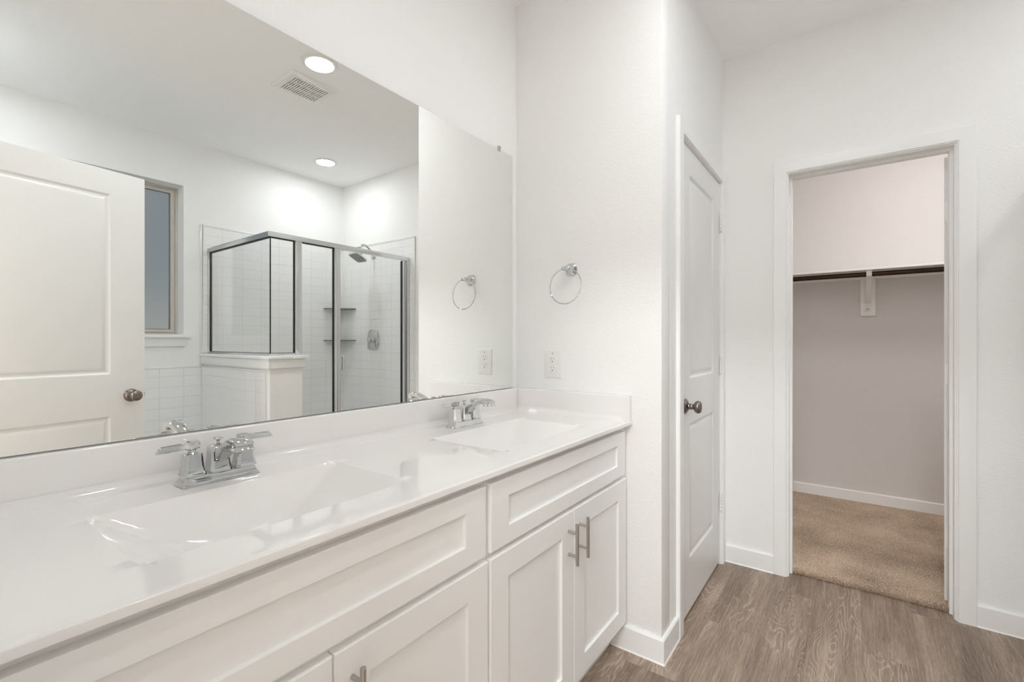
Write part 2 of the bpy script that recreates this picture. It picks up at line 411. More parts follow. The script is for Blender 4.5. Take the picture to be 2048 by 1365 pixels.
# ------------------------------------------------------------------ casings and jambs
def casing(b, o, U, Nn, w_, h, cw=0.062, th=0.016):
    """casing legs and head round an opening of width w_, height h; o = foot of one side on the wall"""
    o, U, Nn, Z = Vector(o), Vector(U), Vector(Nn), Vector((0, 0, 1))
    prof = [(0, 0), (0, th * 0.6), (0.004, th * 0.62), (0.0055, th * 0.95), (0.008, th), (cw - 0.003, th), (cw, th - 0.003), (cw, 0)]
    rings = []
    for (u, v, du, dv) in [(0, 0, -1, 0), (0, h, -1, 1), (w_, h, 1, 1), (w_, 0, 1, 0)]:
        rings.append([o + U * (u + du * p) + Z * (v + dv * p) + Nn * d for p, d in prof])
    b.loft(rings); return b
def jamb(b, o, U, Dd, w_, h, depth, t=0.017, stop=None, side=1):
    """door frame lining: Dd into the wall; stop = distance of the stop moulding"""
    o, U, Dd, Z = Vector(o), Vector(U), Vector(Dd), Vector((0, 0, 1))
    def pc(u0, u1, v0, v1, d0, d1):
        ps = [o + U * u + Z * v + Dd * d for v in (v0, v1) for d in (d0, d1) for u in (u0, u1)]
        b.add(ps, [(0, 2, 3, 1), (4, 5, 7, 6), (0, 1, 5, 4), (2, 6, 7, 3), (0, 4, 6, 2), (1, 3, 7, 5)])
    pc(-t, 0, 0, h + t, 0, depth); pc(w_, w_ + t, 0, h + t, 0, depth); pc(0, w_, h, h + t, 0, depth)
    if stop is not None:
        s0, s1 = stop, stop + 0.035; k = 0.011
        pc(0, k, 0, h, s0, s1); pc(w_ - k, w_, 0, h, s0, s1); pc(k, w_ - k, h - k, h, s0, s1)
    return b
# linen door frame (trim_1), closet doorway frame (trim_2), entry doorway frame (trim_3)
b = casing(B(), (1.954, YL, 0), (1, 0, 0), (0, -1, 0), 0.712, 2.050, 0.061)
jamb(b, (1.959, YL, 0), (1, 0, 0), (0, 1, 0), 0.702, 2.046, 0.10, 0.013, stop=0.037)
struct('trim_1', b, M_trim, 'white casing framing the narrow panelled door', 'door casing', angle=25)
b = casing(B(), (XW, -0.974, 0), (0, -1, 0), (-1, 0, 0), 0.626, 2.052, 0.062)
jamb(b, (XW, -0.980, 0), (0, -1, 0), (1, 0, 0), 0.614, 2.047, 0.117, 0.014, stop=0.045)
struct('trim_2', b, M_trim, 'white casing and jamb of the closet doorway', 'door casing', angle=25)
b = jamb(B(), (XL, -1.642, 0), (0, 1, 0), (-1, 0, 0), 0.789, 2.058, 0.117, 0.008, stop=0.04)
casing(b, (XL, -1.646, 0), (0, 1, 0), (1, 0, 0), 0.797, 2.062, 0.05, 0.012)
struct('trim_3', b, M_trim, 'white casing of the entry doorway', 'door casing', angle=25)

# ------------------------------------------------------------------ doors
DOOR_PROF = [(0, 0), (0.004, -0.001), (0.013, -0.0075), (0.017, -0.0085), (0.022, -0.0085), (0.034, -0.003), (0.040, -0.0022)]
def door_leaf(w_, h, th, stile, rects_z):
    """leaf in local coords: hinge edge x=0, free edge x=w_, front face y=0 looking to -y, back y=th"""
    b = B(); rects = [(stile, w_ - stile, z0, z1) for z0, z1 in rects_z]
    b.panel((0, 0, 0), (1, 0, 0), (0, 0, 1), (0, -1, 0), w_, h, rects, DOOR_PROF)
    b.panel((0, th, 0), (1, 0, 0), (0, 0, 1), (0, 1, 0), w_, h, rects, DOOR_PROF)
    b.add([(0, 0, 0), (0, th, 0), (0, th, h), (0, 0, h)], [(0, 1, 2, 3)]); b.add([(w_, 0, 0), (w_, th, 0), (w_, th, h), (w_, 0, h)], [(0, 1, 2, 3)])
    b.add([(0, 0, 0), (w_, 0, 0), (w_, th, 0), (0, th, 0)], [(0, 1, 2, 3)]); b.add([(0, 0, h), (w_, 0, h), (w_, th, h), (0, th, h)], [(0, 1, 2, 3)])
    return b
def knob_bm(c, axis, keyed=False):
    b = B()
    prof = [(0.0, 0.0), (0.0325, 0.0), (0.0330, 0.003), (0.0315, 0.0055), (0.0280, 0.0065), (0.0265, 0.0085), (0.0180, 0.0135), (0.0125, 0.0165),
            (0.0118, 0.019), (0.0128, 0.021), (0.0128, 0.029), (0.0118, 0.031), (0.0108, 0.032), (0.0108, 0.035), (0.014, 0.037), (0.0200, 0.0400), (0.0250, 0.0450),
            (0.0268, 0.0510), (0.0262, 0.0570), (0.0230, 0.0625), (0.0180, 0.0655)]
    prof += [(0.0105, 0.0668), (0.0095, 0.0655), (0.0070, 0.0655), (0.0065, 0.0675), (0.0, 0.0678)] if keyed else [(0.0100, 0.0672), (0.0, 0.0676)]
    return b.lathe(prof, c, axis, 40)
def hinge_bm(c, ax=(1, 0, 0), nn=(0, -1, 0), h=0.09):
    """painted butt hinge: knuckle barrel plus the edges of two leaves"""
    b = B(); c = Vector(c); A = Vector(ax); Nn = Vector(nn); r = 0.0062
    for i in range(5):
        z0 = -h / 2 + i * h / 5 + 0.0012; z1 = -h / 2 + (i + 1) * h / 5 - 0.0012
        b.lathe([(0, z0), (r, z0), (r, z1), (0, z1)], c + Nn * 0.006, 'z', 14)
    b.lathe([(0, h / 2), (0.005, h / 2), (0.0065, h / 2 + 0.003), (0.004, h / 2 + 0.006), (0, h / 2 + 0.007)], c + Nn * 0.006, 'z', 14)
    for sgn in (-1, 1):
        p0 = c + A * (sgn * 0.004); p1 = c + A * (sgn * 0.014)
        ps = [p + Nn * d + Vector((0, 0, z)) for z in (-h / 2, h / 2) for d in (0.0005, 0.003) for p in (p0, p1)]
        b.add(ps, [(0, 2, 3, 1), (4, 5, 7, 6), (0, 1, 5, 4), (2, 6, 7, 3), (0, 4, 6, 2), (1, 3, 7, 5)])
    return b
RZ = [(0.222, 0.822), (1.012, 1.912)]
# door_1: closed narrow door (hinges on its right, knob on its left)
lb = door_leaf(0.696, 2.022, 0.035, 0.128, RZ)
for p in lb.v: p.x += 1.962; p.y += YL + 0.001; p.z += 0.020
d1 = struct('door_1', lb, M_door, 'closed white two-panel door between the vanity and the closet', 'door', angle=20)
obj('door_knob', knob_bm((2.022, YL + 0.001, 0.922), '-y'), M_pewter, d1, label='dark pewter round knob')
for z in (1.832, 1.07, 0.335):
    obj('hinge', hinge_bm((2.660, YL - 0.0005, z)), M_trim, d1)
# door_2: entry door, opened into the room, seen in the mirror
A0 = math.atan2(-0.1625, 0.9867)
HX, HY = 0.056, -1.631
th = 0.035
d2 = empty('door_2', (HX, HY, 0.010), 'white two-panel entry door standing open, seen in the mirror', 'door', kind='structure', rz=A0)
lb = door_leaf(0.762, 2.035, th, 0.141, [(0.229, 0.819), (1.021, 1.921)])
for p in lb.v: p.y -= th
obj('door_panel', lb, M_door, d2, local=True, angle=20)
def axis_y(b):
    for p in b.v: p.y = -p.y
    return b
obj('door_knob', axis_y(knob_bm((0.762 - 0.060, 0, 0.913), '-y', True)), M_pewter, d2, local=True, label='dark pewter round knob with a keyhole')
obj('door_knob', knob_bm((0.762 - 0.060, -th, 0.913), '-y'), M_pewter, d2, local=True, label='dark pewter round knob')
obj('latch', B().box(0.761, 0.769, -0.024, -0.012, 0.903, 0.923), M_pewter, d2, local=True)
# door_3: closet door swung inside, only its hinge edge shows
A3 = math.radians(-13)
d3 = empty('door_3', (2.860, -1.577, 0.020), 'white closet door swung inside, only its hinge edge showing', 'door', kind='structure', rz=A3)
lb = door_leaf(0.605, 2.015, th, 0.125, RZ)
for p in lb.v: p.y -= th
obj('door_panel', lb, M_door, d3, local=True, angle=20)
for z in (1.77, 1.03, 0.28):
    obj('hinge', B().box(-0.0025, 0, -0.031, -0.003, z - 0.045, z + 0.045).lathe([(0, z - 0.045), (0.006, z - 0.045), (0.006, z + 0.045), (0, z + 0.045)], (-0.006, -0.033, 0), 'z', 12), M_trim, d3, local=True)

# ------------------------------------------------------------------ vanity cabinets
CT = 0.890; YF = -0.540; YFF = -0.521
SH = [(0, 0), (0.0006, -0.0004), (0.001, -0.0085), (0.0012, -0.0088)]
def shaker(x0, x1, z0, z1, sx, sz):
    b = B(); w_, h = x1 - x0, z1 - z0; t = 0.019; e = 0.0022
    o = Vector((x0, YF, z0))
    b.panel(o + Vector((e, 0, e)), (1, 0, 0), (0, 0, 1), (0, -1, 0), w_ - 2 * e, h - 2 * e, [(sx - e, w_ - sx - e, sz - e, h - sz - e)], SH)
    R = lambda i, y: [(x0 + i, y, z0 + i), (x1 - i, y, z0 + i), (x1 - i, y, z1 - i), (x0 + i, y, z1 - i)]
    b.loft([R(e, YF), R(e * 0.35, YF + e * 0.35), R(0, YF + e), R(0, YF + t)], False, True)
    return b
def pull_bm(x, zt, zb):
    b = B(); yb = YF - 0.030; r = 0.0052
    b.lathe([(0, zb), (r - 0.0006, zb), (r, zb + 0.0006), (r, zt - 0.0006), (r - 0.0006, zt), (0, zt)], (x, yb, 0), 'z', 20)
    for z in (zt - 0.028, zb + 0.028):
        b.lathe([(0.0045, 0), (0.0042, 0.030)], (x, YF, z), '-y', 14)
    return b
def cabinet(x0, x1, split, dl, dr, drl, drr, label, filler=False):
    t = empty('vanity_cabinet', ((x0 + x1) / 2, -0.27, 0), label, 'cabinet', 'vanity base cabinets')
    b = B().box(x0, x0 + .016, -0.001, YFF, 0.105, CT - 0.0140).box(x1 - .016, x1, -0.001, YFF, 0.105, CT - 0.0140)
    b.box(x0 + .016, x1 - .016, -0.001, YFF, 0.105, 0.121).box(x0 + .016, x1 - .016, -0.001, -0.012, 0.121, CT - 0.0140)
    b.box(x0 + .016, x1 - .016, YFF + .019, YFF, 0.660, 0.700).box(x0 + .016, x1 - .016, YFF + .019, YFF, 0.835, CT - 0.0140)
    b.box(x0 + .016, x1 - .016, YFF + .006, YFF + .002, 0.700, 0.835).box(x0 + .016, x0 + .045, YFF + .019, YFF, .121, .660).box(x1 - .045, x1 - .016, YFF + .019, YFF, .121, .660)
    if filler: b.box(x1, XE - 0.001, YFF + 0.019, YFF, 0.105, CT - 0.0140)
    obj('body', b, M_cab, t, smooth=False)
    xr = (XE - 0.001) if filler else x1
    obj('toe_kick', B().box(x0, xr, -0.455, -0.468, 0.001, 0.105), M_cab, t, smooth=False)
    obj('drawer_front', shaker(drl, drr, 0.689, 0.856, 0.071, 0.045), M_cab, t, angle=30)
    for (a, c, hx) in ((dl, split - 0.0015, split - 0.034), (split + 0.0015, dr, split + 0.036)):
        d = obj('door', shaker(a, c, 0.120, 0.674, 0.070, 0.066), M_cab, t, angle=30)
        obj('handle', pull_bm(hx, 0.646, 0.520), M_nickel, d, label='brushed nickel bar handle')
    return t
cabinet(0.022, 0.8555, 0.445, 0.044, 0.8525, 0.050, 0.8450, 'white shaker sink cabinet under the near basin, cut off by the frame')
cabinet(0.8565, 1.690, 1.274, 0.862, 1.689, 0.8635, 1.679, 'white shaker sink cabinet under the far basin, beside the end wall', True)

# ------------------------------------------------------------------ countertop with moulded basins
def sstep(t): t = max(0.0, min(1.0, t)); return t * t * (3 - 2 * t)
SINKS = (0.447, 1.268)
def basin_depth(x, y):
    dmax = 0.0
    for cx in SINKS:
        hw, y0, y1 = 0.241, -0.449, -0.160
        dx = hw - abs(x - cx); df = y - y0; db = y1 - y
        if dx <= 0 or df <= 0 or db <= 0: continue
        qx = dx / 0.165; sx = -math.log(math.exp(-7 * qx) + math.exp(-7.0)) / 7 + math.log(1 + math.exp(-7.0)) / 7
        sf = sstep(df / 0.10) * 0.6 + (1 - math.exp(-df / 0.02)) * 0.4
        sb = sstep(db / 0.075) * 0.6 + (1 - math.exp(-db / 0.018)) * 0.4
        k = 10.0                                            # soft minimum keeps a crease in each corner
        m = -math.log(math.exp(-k * sx) + math.exp(-k * sf) + math.exp(-k * sb)) / k + math.log(3) / k * sx * sf * sb
        dmax = max(dmax, 0.105 * max(0.0, m))
    return dmax
def counter():
    t = empty('vanity_countertop', (0.87, -0.28, CT - 0.0135), 'glossy white moulded countertop with two built-in rectangular basins', 'countertop')
    x0, x1, y0, y1 = XL + 0.001, XE - 0.0005, -0.554, -0.001
    def lin(a, b_, step): n = max(1, round((b_ - a) / step)); return [a + (b_ - a) * i / n for i in range(n + 1)]
    xs = []
    cuts = [x0]
    for cx in SINKS: cuts += [cx - 0.241, cx + 0.241]
    cuts.append(x1)
    for i in range(len(cuts) - 1):
        xs += lin(cuts[i], cuts[i + 1], 0.006 if i % 2 else 0.03)[(1 if i else 0):]
    ys = [y0, y0 + 0.0002, y0 + 0.0006, y0 + 0.0015, y0 + 0.006, y0 + 0.010, y0 + 0.016, y0 + 0.022, y0 + 0.030] + lin(-0.522, -0.449, 0.018)[1:] + lin(-0.449, -0.160, 0.006)[1:] + lin(-0.160, -0.050, 0.018)[1:] + [-0.044, -0.038, -0.033, -0.029, -0.0255, -0.0232, -0.022]
    def hz(x, y):
        z = CT - basin_depth(x, y)
        d = y - y0
        if d < 0.0015: z -= 0.0015 - math.sqrt(max(0, 0.0015 ** 2 - (0.0015 - d) ** 2))
        if d < 0.030: z += 0.0004 * math.exp(-((d - 0.012) / 0.008) ** 2)
        c = y + 0.044                                        # cove into the backsplash
        if c > 0: z += 0.022 - math.sqrt(max(0, 0.022 ** 2 - c ** 2))
        cx_ = x - (XE - 0.044)
        if cx_ > 0 and y > -0.530: z = max(z, CT + 0.022 - math.sqrt(max(0, 0.022 ** 2 - min(cx_, 0.022) ** 2)))
        return z
    xs = [x for x in xs if x < XE - 0.046] + [XE - 0.046, XE - 0.040, XE - 0.035, XE - 0.030, XE - 0.026, XE - 0.0235, XE - 0.022, XE - 0.0005]
    b = B(); nx, ny = len(xs), len(ys)
    b.add([(x, y, hz(x, y)) for y in ys for x in xs], [(j * nx + i, j * nx + i + 1, (j + 1) * nx + i + 1, (j + 1) * nx + i) for j in range(ny - 1) for i in range(nx - 1)])
    zb = CT - 0.0135
    b.add([(x, y0, hz(x, y0)) for x in xs] + [(x, y0, zb + 0.001) for x in xs] + [(x, y0 + 0.001, zb) for x in xs] + [(x, y0 + 0.030, zb) for x in xs],
          [(r * nx + i, r * nx + i + 1, (r + 1) * nx + i + 1, (r + 1) * nx + i) for r in range(3) for i in range(nx - 1)])
    for x in (x0, x1):
        b.add([(x, y, hz(x, y)) for y in ys] + [(x, y, zb) for y in ys], [(i, i + 1, ny + i + 1, ny + i) for i in range(ny - 1)])
    obj('worktop', b, M_counter, t, angle=32)
    def splash(w0, w1, axis):
        r = 0.004; zt = 0.988; bb = B(); T = 0.021
        prof = [(0.0008, CT), (0.0008, zt), (T - r, zt)] + [(T - r + r * math.sin(a), zt - r + r * math.cos(a)) for a in (PI / 8, PI / 4, 3 * PI / 8, PI / 2)] + [(T, CT)]
        if axis == 'x': bb.loft([[(w, -d, z) for d, z in prof] for w in (w0, w1)])
        else: bb.loft([[(XE - d, w, z) for d, z in prof] for w in (w0, w1)])
        return bb
    obj('backsplash', splash(x0, XE - 0.001, 'x'), M_counter, t, angle=60)
    obj('side_splash', splash(-0.551, -0.022, 'y'), M_counter, t, angle=60)
    for cx in SINKS:
        z = CT - basin_depth(cx, -0.30)
        obj('drain', B().lathe([(0, -0.004), (0.022, -0.002), (0.0225, 0.0015), (0.019, 0.003), (0.015, 0.002), (0.014, 0.006), (0.010, 0.0085), (0, 0.009)], (cx, -0.30, z), 'z', 28), M_chrome, t, label='chrome basin drain')
    return t
counter()

# ------------------------------------------------------------------ faucets
def sq_ring(cx, cy, z, hx, hy, ch):
    ch = min(ch, hx * 0.9, hy * 0.9)
    return [(cx + sx, cy + sy, z) for sx, sy in [(hx - ch, -hy), (hx, -hy + ch), (hx, hy - ch), (hx - ch, hy), (-hx + ch, hy), (-hx, hy - ch), (-hx, -hy + ch), (-hx + ch, -hy)]]
def faucet(cx, label, cy=-0.089, z0=CT):
    t = empty('faucet', (cx, cy, z0), label, 'faucet', 'chrome centerset faucets')
    b = B(); hx, hy = 0.0780, 0.0265
    b.loft([sq_ring(cx, cy, z0 + z, hx - i, hy - i, 0.002) for z, i in [(0.0005, 0), (0.0030, 0.0002), (0.0042, 0.0016), (0.0065, 0.0020), (0.0095, 0.0042), (0.0135, 0.0066), (0.0165, 0.0078), (0.0185, 0.0082), (0.0195, 0.0092)]])
    obj('base_plate', b, M_chrome, t, angle=30)
    zb = 0.0197
    tower = [(zb, .0220), (zb + .0035, .0222), (zb + .0050, .0213), (zb + .0100, .0200), (zb + .018, .0186), (zb + .030, .0174), (zb + .043, .0166), (zb + .0465, .0163), (zb + .0475, .0150)]
    for s in (-1, 1):
        hxp = cx + s * 0.0525
        b = B().loft([sq_ring(hxp, cy, z0 + z, r, r * 0.95, r * 0.30) for z, r in tower])
        zt = zb + 0.0475
        b.lathe([(.0105, zt), (.0112, zt + .0015), (.0105, zt + .003), (.0078, zt + .004), (.0070, zt + .006), (.0078, zt + .0085), (.0062, zt + .0105)], (hxp, cy, z0), 'z', 24)
        hp = obj('handle_post', b, M_chrome, t, angle=30)
        # lever: rounded hub tapering into a flat bar pointing outwards
        zl = z0 + zt + 0.0175
        b = B(); rings = []
        for u, hw, hh, dz in [(-.0125, .0075, .0060, .0010), (-.0120, .0092, .0075, .0008), (-.0040, .0100, .0085, .0004), (.0060, .0098, .0085, 0), (.0120, .0085, .0080, -.0002), (.0150, .0066, .0064, -.0004),
                              (.026, .0064, .0062, -.0008), (.054, .0066, .0062, -.0018), (.0610, .0066, .0062, -.0021)]:
            sl = 0.0040 if u > 0.058 else 0
            c = min(hw, hh) * 0.30
            pts = [(hw - c, -hh), (hw, -hh + c), (hw, hh - c), (hw - c, hh), (-hw + c, hh), (-hw, hh - c), (-hw, -hh + c), (-hw + c, -hh)]
            rings.append([(hxp + s * (u - (q / hh) * sl * 1.0), cy + p, zl + dz + q) for p, q in pts])
        b.loft(rings)
        obj('lever', b, M_chrome, hp, angle=35)
    # centre body
    b = B().loft([sq_ring(cx, cy + 0.004, z0 + z, r, r, r * 0.25) for z, r in
                  [(zb, .0222), (zb + .0035, .0225), (zb + .0055, .0215), (zb + .012, .0202), (zb + .022, .0191), (zb + .036, .0184), (zb + .052, .0181), (zb + .0550, .0165), (zb + .0580, .0120), (zb + .0590, .0080)]])
    obj('body', b, M_chrome, t, angle=30)
    # spout: arching flat channel widening to a flared outlet
    path = [(0.000, 0.050, .0150, .0150), (-0.016, 0.056, .0150, .0140), (-0.030, 0.066, .0148, .0115), (-0.046, 0.0775, .0150, .0090), (-0.062, 0.0870, .0154, .0078), (-0.078, 0.0930, .0160, .0076),
            (-0.092, 0.0955, .0166, .0082), (-0.104, 0.0950, .0172, .0092), (-0.116, 0.0925, .0177, .0100), (-0.125, 0.0890, .0180, .0100)]
    rings = []
    for i, (y, z, hw, hh) in enumerate(path):
        a = path[max(i - 1, 0)]; c = path[min(i + 1, len(path) - 1)]
        ty, tz = c[0] - a[0], c[1] - a[1]; l = math.hypot(ty, tz); ny, nz = -tz / l, ty / l
        if nz < 0: ny, nz = -ny, -nz
        ch = min(hw, hh) * 0.35; pts = [(hw - ch, -hh), (hw, -hh + ch), (hw, hh - ch), (hw - ch * 1.6, hh), (-hw + ch * 1.6, hh), (-hw, hh - ch), (-hw, -hh + ch), (-hw + ch, -hh)]
        rings.append([(cx + p, cy + y + ny * q, z0 + z + nz * q) for p, q in pts])
    b = B().loft(rings)
    b.loft([sq_ring(cx, cy - 0.116, z0 + z, h1, h2, .002) for z, h1, h2 in [(.0800, .0192, .0150), (.0815, .0196, .0155), (.0830, .0186, .0140), (.090, .0165, .0110)]])
    obj('spout', b, M_chrome, t, angle=40)
    zt = zb + 0.059
    obj('lift_knob', B().lathe([(.0075, zt - .001), (.0085, zt), (.006, zt + .0012), (.0036, zt + .002), (.0032, zt + .0055), (.0050, zt + .0065), (.0036, zt + .0078), (.0040, zt + .009), (.0085, zt + .0105), (.0100, zt + .0120), (.0098, zt + .0138), (.0070, zt + .0150), (0, zt + .0155)], (cx, cy + 0.004, z0), 'z', 24), M_chrome, t)
    return t
f1 = faucet(0.4470, 'polished chrome two-lever faucet behind the near basin')
f2 = copy_tree(f1, None, (1.2680, -0.089, CT)); f2['label'] = 'polished chrome two-lever faucet behind the far basin, nearer the end wall'

# ------------------------------------------------------------------ mirror
b = B(); b.box(XL + 0.004, 1.680, -0.0058, -0.001, 0.991, 2.031)
mm = bpy.data.objects
b.cm = 0
mir = obj('wall_mirror', b, [M_edge, M_mirror], None, smooth=False)
for p in mir.data.polygons:
    if p.normal.y < -0.9: p.material_index = 1
tag(mir, 'large frameless rectangular mirror on the wall above the vanity', 'mirror')
obj('mirror_clip', B().box(1.573, 1.587, -0.0105, -0.001, 2.024, 2.046).lathe([(0, 0), (.004, 0), (.0035, .002), (0, .0025)], (1.580, -0.0105, 2.037), '-y', 12), M_clear, mir, bevel=0.001, label='small clear plastic clip')

# ------------------------------------------------------------------ towel ring
TY, TZ = -0.287, 1.500
t = empty('towel_ring', (XE, TY, TZ), 'round chrome towel ring on the end wall above the outlet', 'towel ring')
def rsq(x, hy, hz, cy, cz, n=28, pw=3.2):
    out = []
    for i in range(n):
        a = 2 * PI * i / n; c, s_ = math.cos(a), math.sin(a)
        out.append((x, cy + hy * math.copysign(abs(c) ** (2 / pw), c), cz + hz * math.copysign(abs(s_) ** (2 / pw), s_)))
    return out
b = B().loft([rsq(XE - d, h, h, TY, TZ) for d, h in [(0.0005, .0265), (.004, .0268), (.0055, .0250), (.008, .0240), (.010, .0215), (.018, .0165), (.028, .0128), (.038, .0108), (.042, .0102)]])
obj('mounting_post', b, M_chrome, t, angle=40)
obj('ring_holder', B().lathe([(0.0, -.0175), (.0072, -.0172), (.0090, -.0150), (.0090, -.0125), (.0078, -.0115), (.0092, -.009), (.0100, 0), (.0092, .009), (.0078, .0115), (.0090, .0125), (.0090, .0150), (.0072, .0172), (0, .0175)], (XE - 0.050, TY, TZ), 'y', 24), M_chrome, t)
RR = 0.0735; pts = []
for i in range(72):
    a = 2 * PI * i / 72; u = RR * math.sin(a); v = RR * math.cos(a)
    pts.append((XE - 0.050 - 0.004 * (1 - v / RR), TY + u, TZ - RR + v))
obj('ring', B().tube(pts, 0.0026, 10, True), M_chrome, t)

# ------------------------------------------------------------------ outlet
OY, OZ = -0.1965, 1.101
t = empty('electrical_outlet', (XE, OY, OZ), 'white duplex electrical outlet on the end wall under the towel ring', 'outlet')
b = B(); R = lambda d, i: [(XE - d, OY - .0425 + i, OZ - .0625 + i), (XE - d, OY + .0425 - i, OZ - .0625 + i), (XE - d, OY + .0425 - i, OZ + .0625 - i), (XE - d, OY - .0425 + i, OZ + .0625 - i)]
b.loft([R(.0003, 0), (R(.002, 0)), R(.0045, .0022), R(.0058, .0050)])
obj('cover_plate', b, M_plastic, t, angle=25)
for dz in (0.0190, -0.0195):
    b = B(); zc = OZ + dz; pr = []
    for y_, z_ in [(-.0165, -.008), (-.010, -.0145), (.010, -.0145), (.0165, -.008), (.0165, .008), (.010, .0145), (-.010, .0145), (-.0165, .008)]: pr.append((y_, z_))
    b.loft([[(XE - d, OY + y_ * k, zc + z_ * k) for y_, z_ in pr] for d, k in [(.0055, 1.0), (.0072, 1.0), (.0076, .97)]])
    r = obj('receptacle', b, M_plastic, t, angle=30)
    s = B()
    s.box(XE - .0081, XE - .0070, OY + .0058, OY + .0078, zc - .0005, zc + .0078); s.box(XE - .0081, XE - .0070, OY - .0072, OY - .0054, zc + .0005, zc + .0070)
    obj('slot', s, M_indic, r, smooth=False, label='grey slots')
    obj('ground_hole', B().lathe([(.0024, .0070), (.0024, .0081), (0, .0081)], (XE, OY, zc - .0085), '-x', 12), M_slot, r, label='dark round hole')
obj('screw', B().lathe([(.0030, .0055), (.0030, .0064), (.002, .0068), (0, .0068)], (XE, OY, OZ), '-x', 12), M_plastic, t)
b = B().loft([[(XE - d, OY + .0042, OZ + .0475), (XE - d, OY - .0042, OZ + .0475), (XE - d, OY, OZ + .0415)] for d in (.0055, .0064)])
obj('indicator', b, M_indic, t, smooth=False, label='small grey triangle mark')

# ------------------------------------------------------------------ recessed lights and exhaust fan
def can(x, y, label):
    t = empty('recessed_light', (x, y, CE), label, 'ceiling light', 'recessed ceiling lights')
    obj('trim_ring', B().lathe([(.096, -.0003), (.0955, -.003), (.090, -.0065), (.080, -.0075), (.0735, -.006), (.0725, -.0035)], (x, y, CE), 'z', 48), M_plastic, t)
    obj('lens', B().lathe([(.0725, -.0030), (.070, -.0048), (0, -.0052)], (x, y, CE), 'z', 40), M_lens, t, label='glowing round lens')
    return t
can(1.43, -1.147, 'glowing recessed light beside the exhaust fan, seen in the mirror')
can(2.245, -2.412, 'glowing recessed light above the shower, seen in the mirror')
can(0.150, -2.300, 'added unseen recessed light above the tub, brightening the low tiled wall')  # added out of view to lift the brightness of the low tiled wall
can(0.690, -1.150, 'glowing recessed light above the entry end, just past the mirror top')
FX0, FX1, FY0, FY1 = 1.366, 1.652, -1.560, -1.315
t = empty('exhaust_fan', ((FX0 + FX1) / 2, (FY0 + FY1) / 2, CE), 'white square exhaust fan grille on the ceiling, seen in the mirror', 'exhaust fan')
def rr_(z, i): return [(FX0 + i, FY0 + i, z), (FX1 - i, FY0 + i, z), (FX1 - i, FY1 - i, z), (FX0 + i, FY1 - i, z)]
b = B().loft([rr_(CE - .0003, 0), rr_(CE - .004, 0), rr_(CE - .012, .006), rr_(CE - .016, .016), rr_(CE - .0165, .036), rr_(CE - .012, .037)], False, False)
obj('frame', b, M_plastic, t, angle=25)
obj('backing', B().box(FX0 + .03, FX1 - .03, FY0 + .03, FY1 - .03, CE - .004, CE - .001), M_slot, t, smooth=False, label='dark duct opening')
b = B(); gx0, gx1, gy0, gy1 = FX0 + .036, FX1 - .036, FY0 + .036, FY1 - .036
nsl = 15; pt = (gx1 - gx0) / nsl
for i in range(nsl + 1): b.box(gx0 + i * pt - .0035, gx0 + i * pt + .0035, gy0, gy1, CE - .0155, CE - .009)
for k in (1, 2): yy = gy0 + (gy1 - gy0) * k / 3; b.box(gx0, gx1, yy - .0035, yy + .0035, CE - .0158, CE - .009)
obj('grille', b, M_plastic, t, smooth=False)

# ------------------------------------------------------------------ window
WX0, WX1, WZ0, WZ1 = 0.45, 1.354, 1.245, 2.385
t = empty('window_1', ((WX0 + WX1) / 2, YB, WZ0), 'frosted window in an almond frame, seen in the mirror', 'window', kind='structure')
b = B()
YI = -3.000
def wr(i, y): return [(WX0 + i, y, WZ0 + i), (WX1 - i, y, WZ0 + i), (WX1 - i, y, WZ1 - i), (WX0 + i, y, WZ1 - i)]
b.loft([wr(0.001, -3.05), wr(0.001, YI), wr(.014, YI), wr(.015, YI - .010), wr(.022, YI - .012), wr(.024, YI - .004), wr(.043, YI - .006), wr(.045, YI - .020), wr(.045, -3.05)], False, False)
obj('window_frame', b, M_vinyl, t, angle=25)
obj('gasket', B().loft([wr(.0445, YI - .0195), wr(.0475, YI - .0195), wr(.0475, YI - .022), wr(.0445, YI - .022)], False, False), M_black, t, smooth=False)
obj('pane', B().box(WX0 + .044, WX1 - .044, YI - .024, YI - .020, WZ0 + .044, WZ1 - .044), M_frost, t, smooth=False, label='frosted glass pane')
obj('window_sill', B().box(WX0 - .045, WX1 + .045, YB + .0005, YB + .028, WZ0 - .020, WZ0).box(WX0 + .001, WX1 - .001, YI, YB + .0006, WZ0, WZ0 + .004), M_trim, t, bevel=0.002)
obj('apron', B().box(WX0 - .012, WX1 + .012, YB + .0005, YB + .0135, WZ0 - .085, WZ0 - .020), M_trim, t, bevel=0.002)

# ------------------------------------------------------------------ low wall, tile, shower
PX0, PX1 = 1.482, 1.600              # low wall running out from the window wall
PYF, PYB_ = -1.812, -1.945           # its return at the shower front
PT = 1.080
b = B().box(PX0, PX1, YB, PYF, 0, PT).box(PX1, 1.700, PYB_, PYF, 0, PT)
struct('wall_pony', b, M_wall, 'low white wall between tub and shower, seen in the mirror', 'wall', smooth=False)
b = B()
b.box(PX0 - .022, PX1 + .020, YB + .0005, PYF + .026, PT + .0005, PT + .0205).box(PX1 + .019, 1.738, PYB_ - .02, PYF + .030, PT + .0005, PT + .0225)
struct('trim_4', b, M_trim, 'white cap board on the low shower wall', 'wall cap', bevel=0.003)
b = B().box(PX0 - .0145, PX0 - .0002, YB + .001, PYF + .0145, PT - .060, PT).box(PX0 - .0145, 1.7145, PYF + .0002, PYF + .0145, PT - .060, PT)
b.box(1.7002, 1.7145, PYB_, PYF + .0002, PT - .060, PT)
struct('trim_5', b, M_trim, 'white apron moulding below the cap of the low shower wall', 'wall trim', bevel=0.0025)
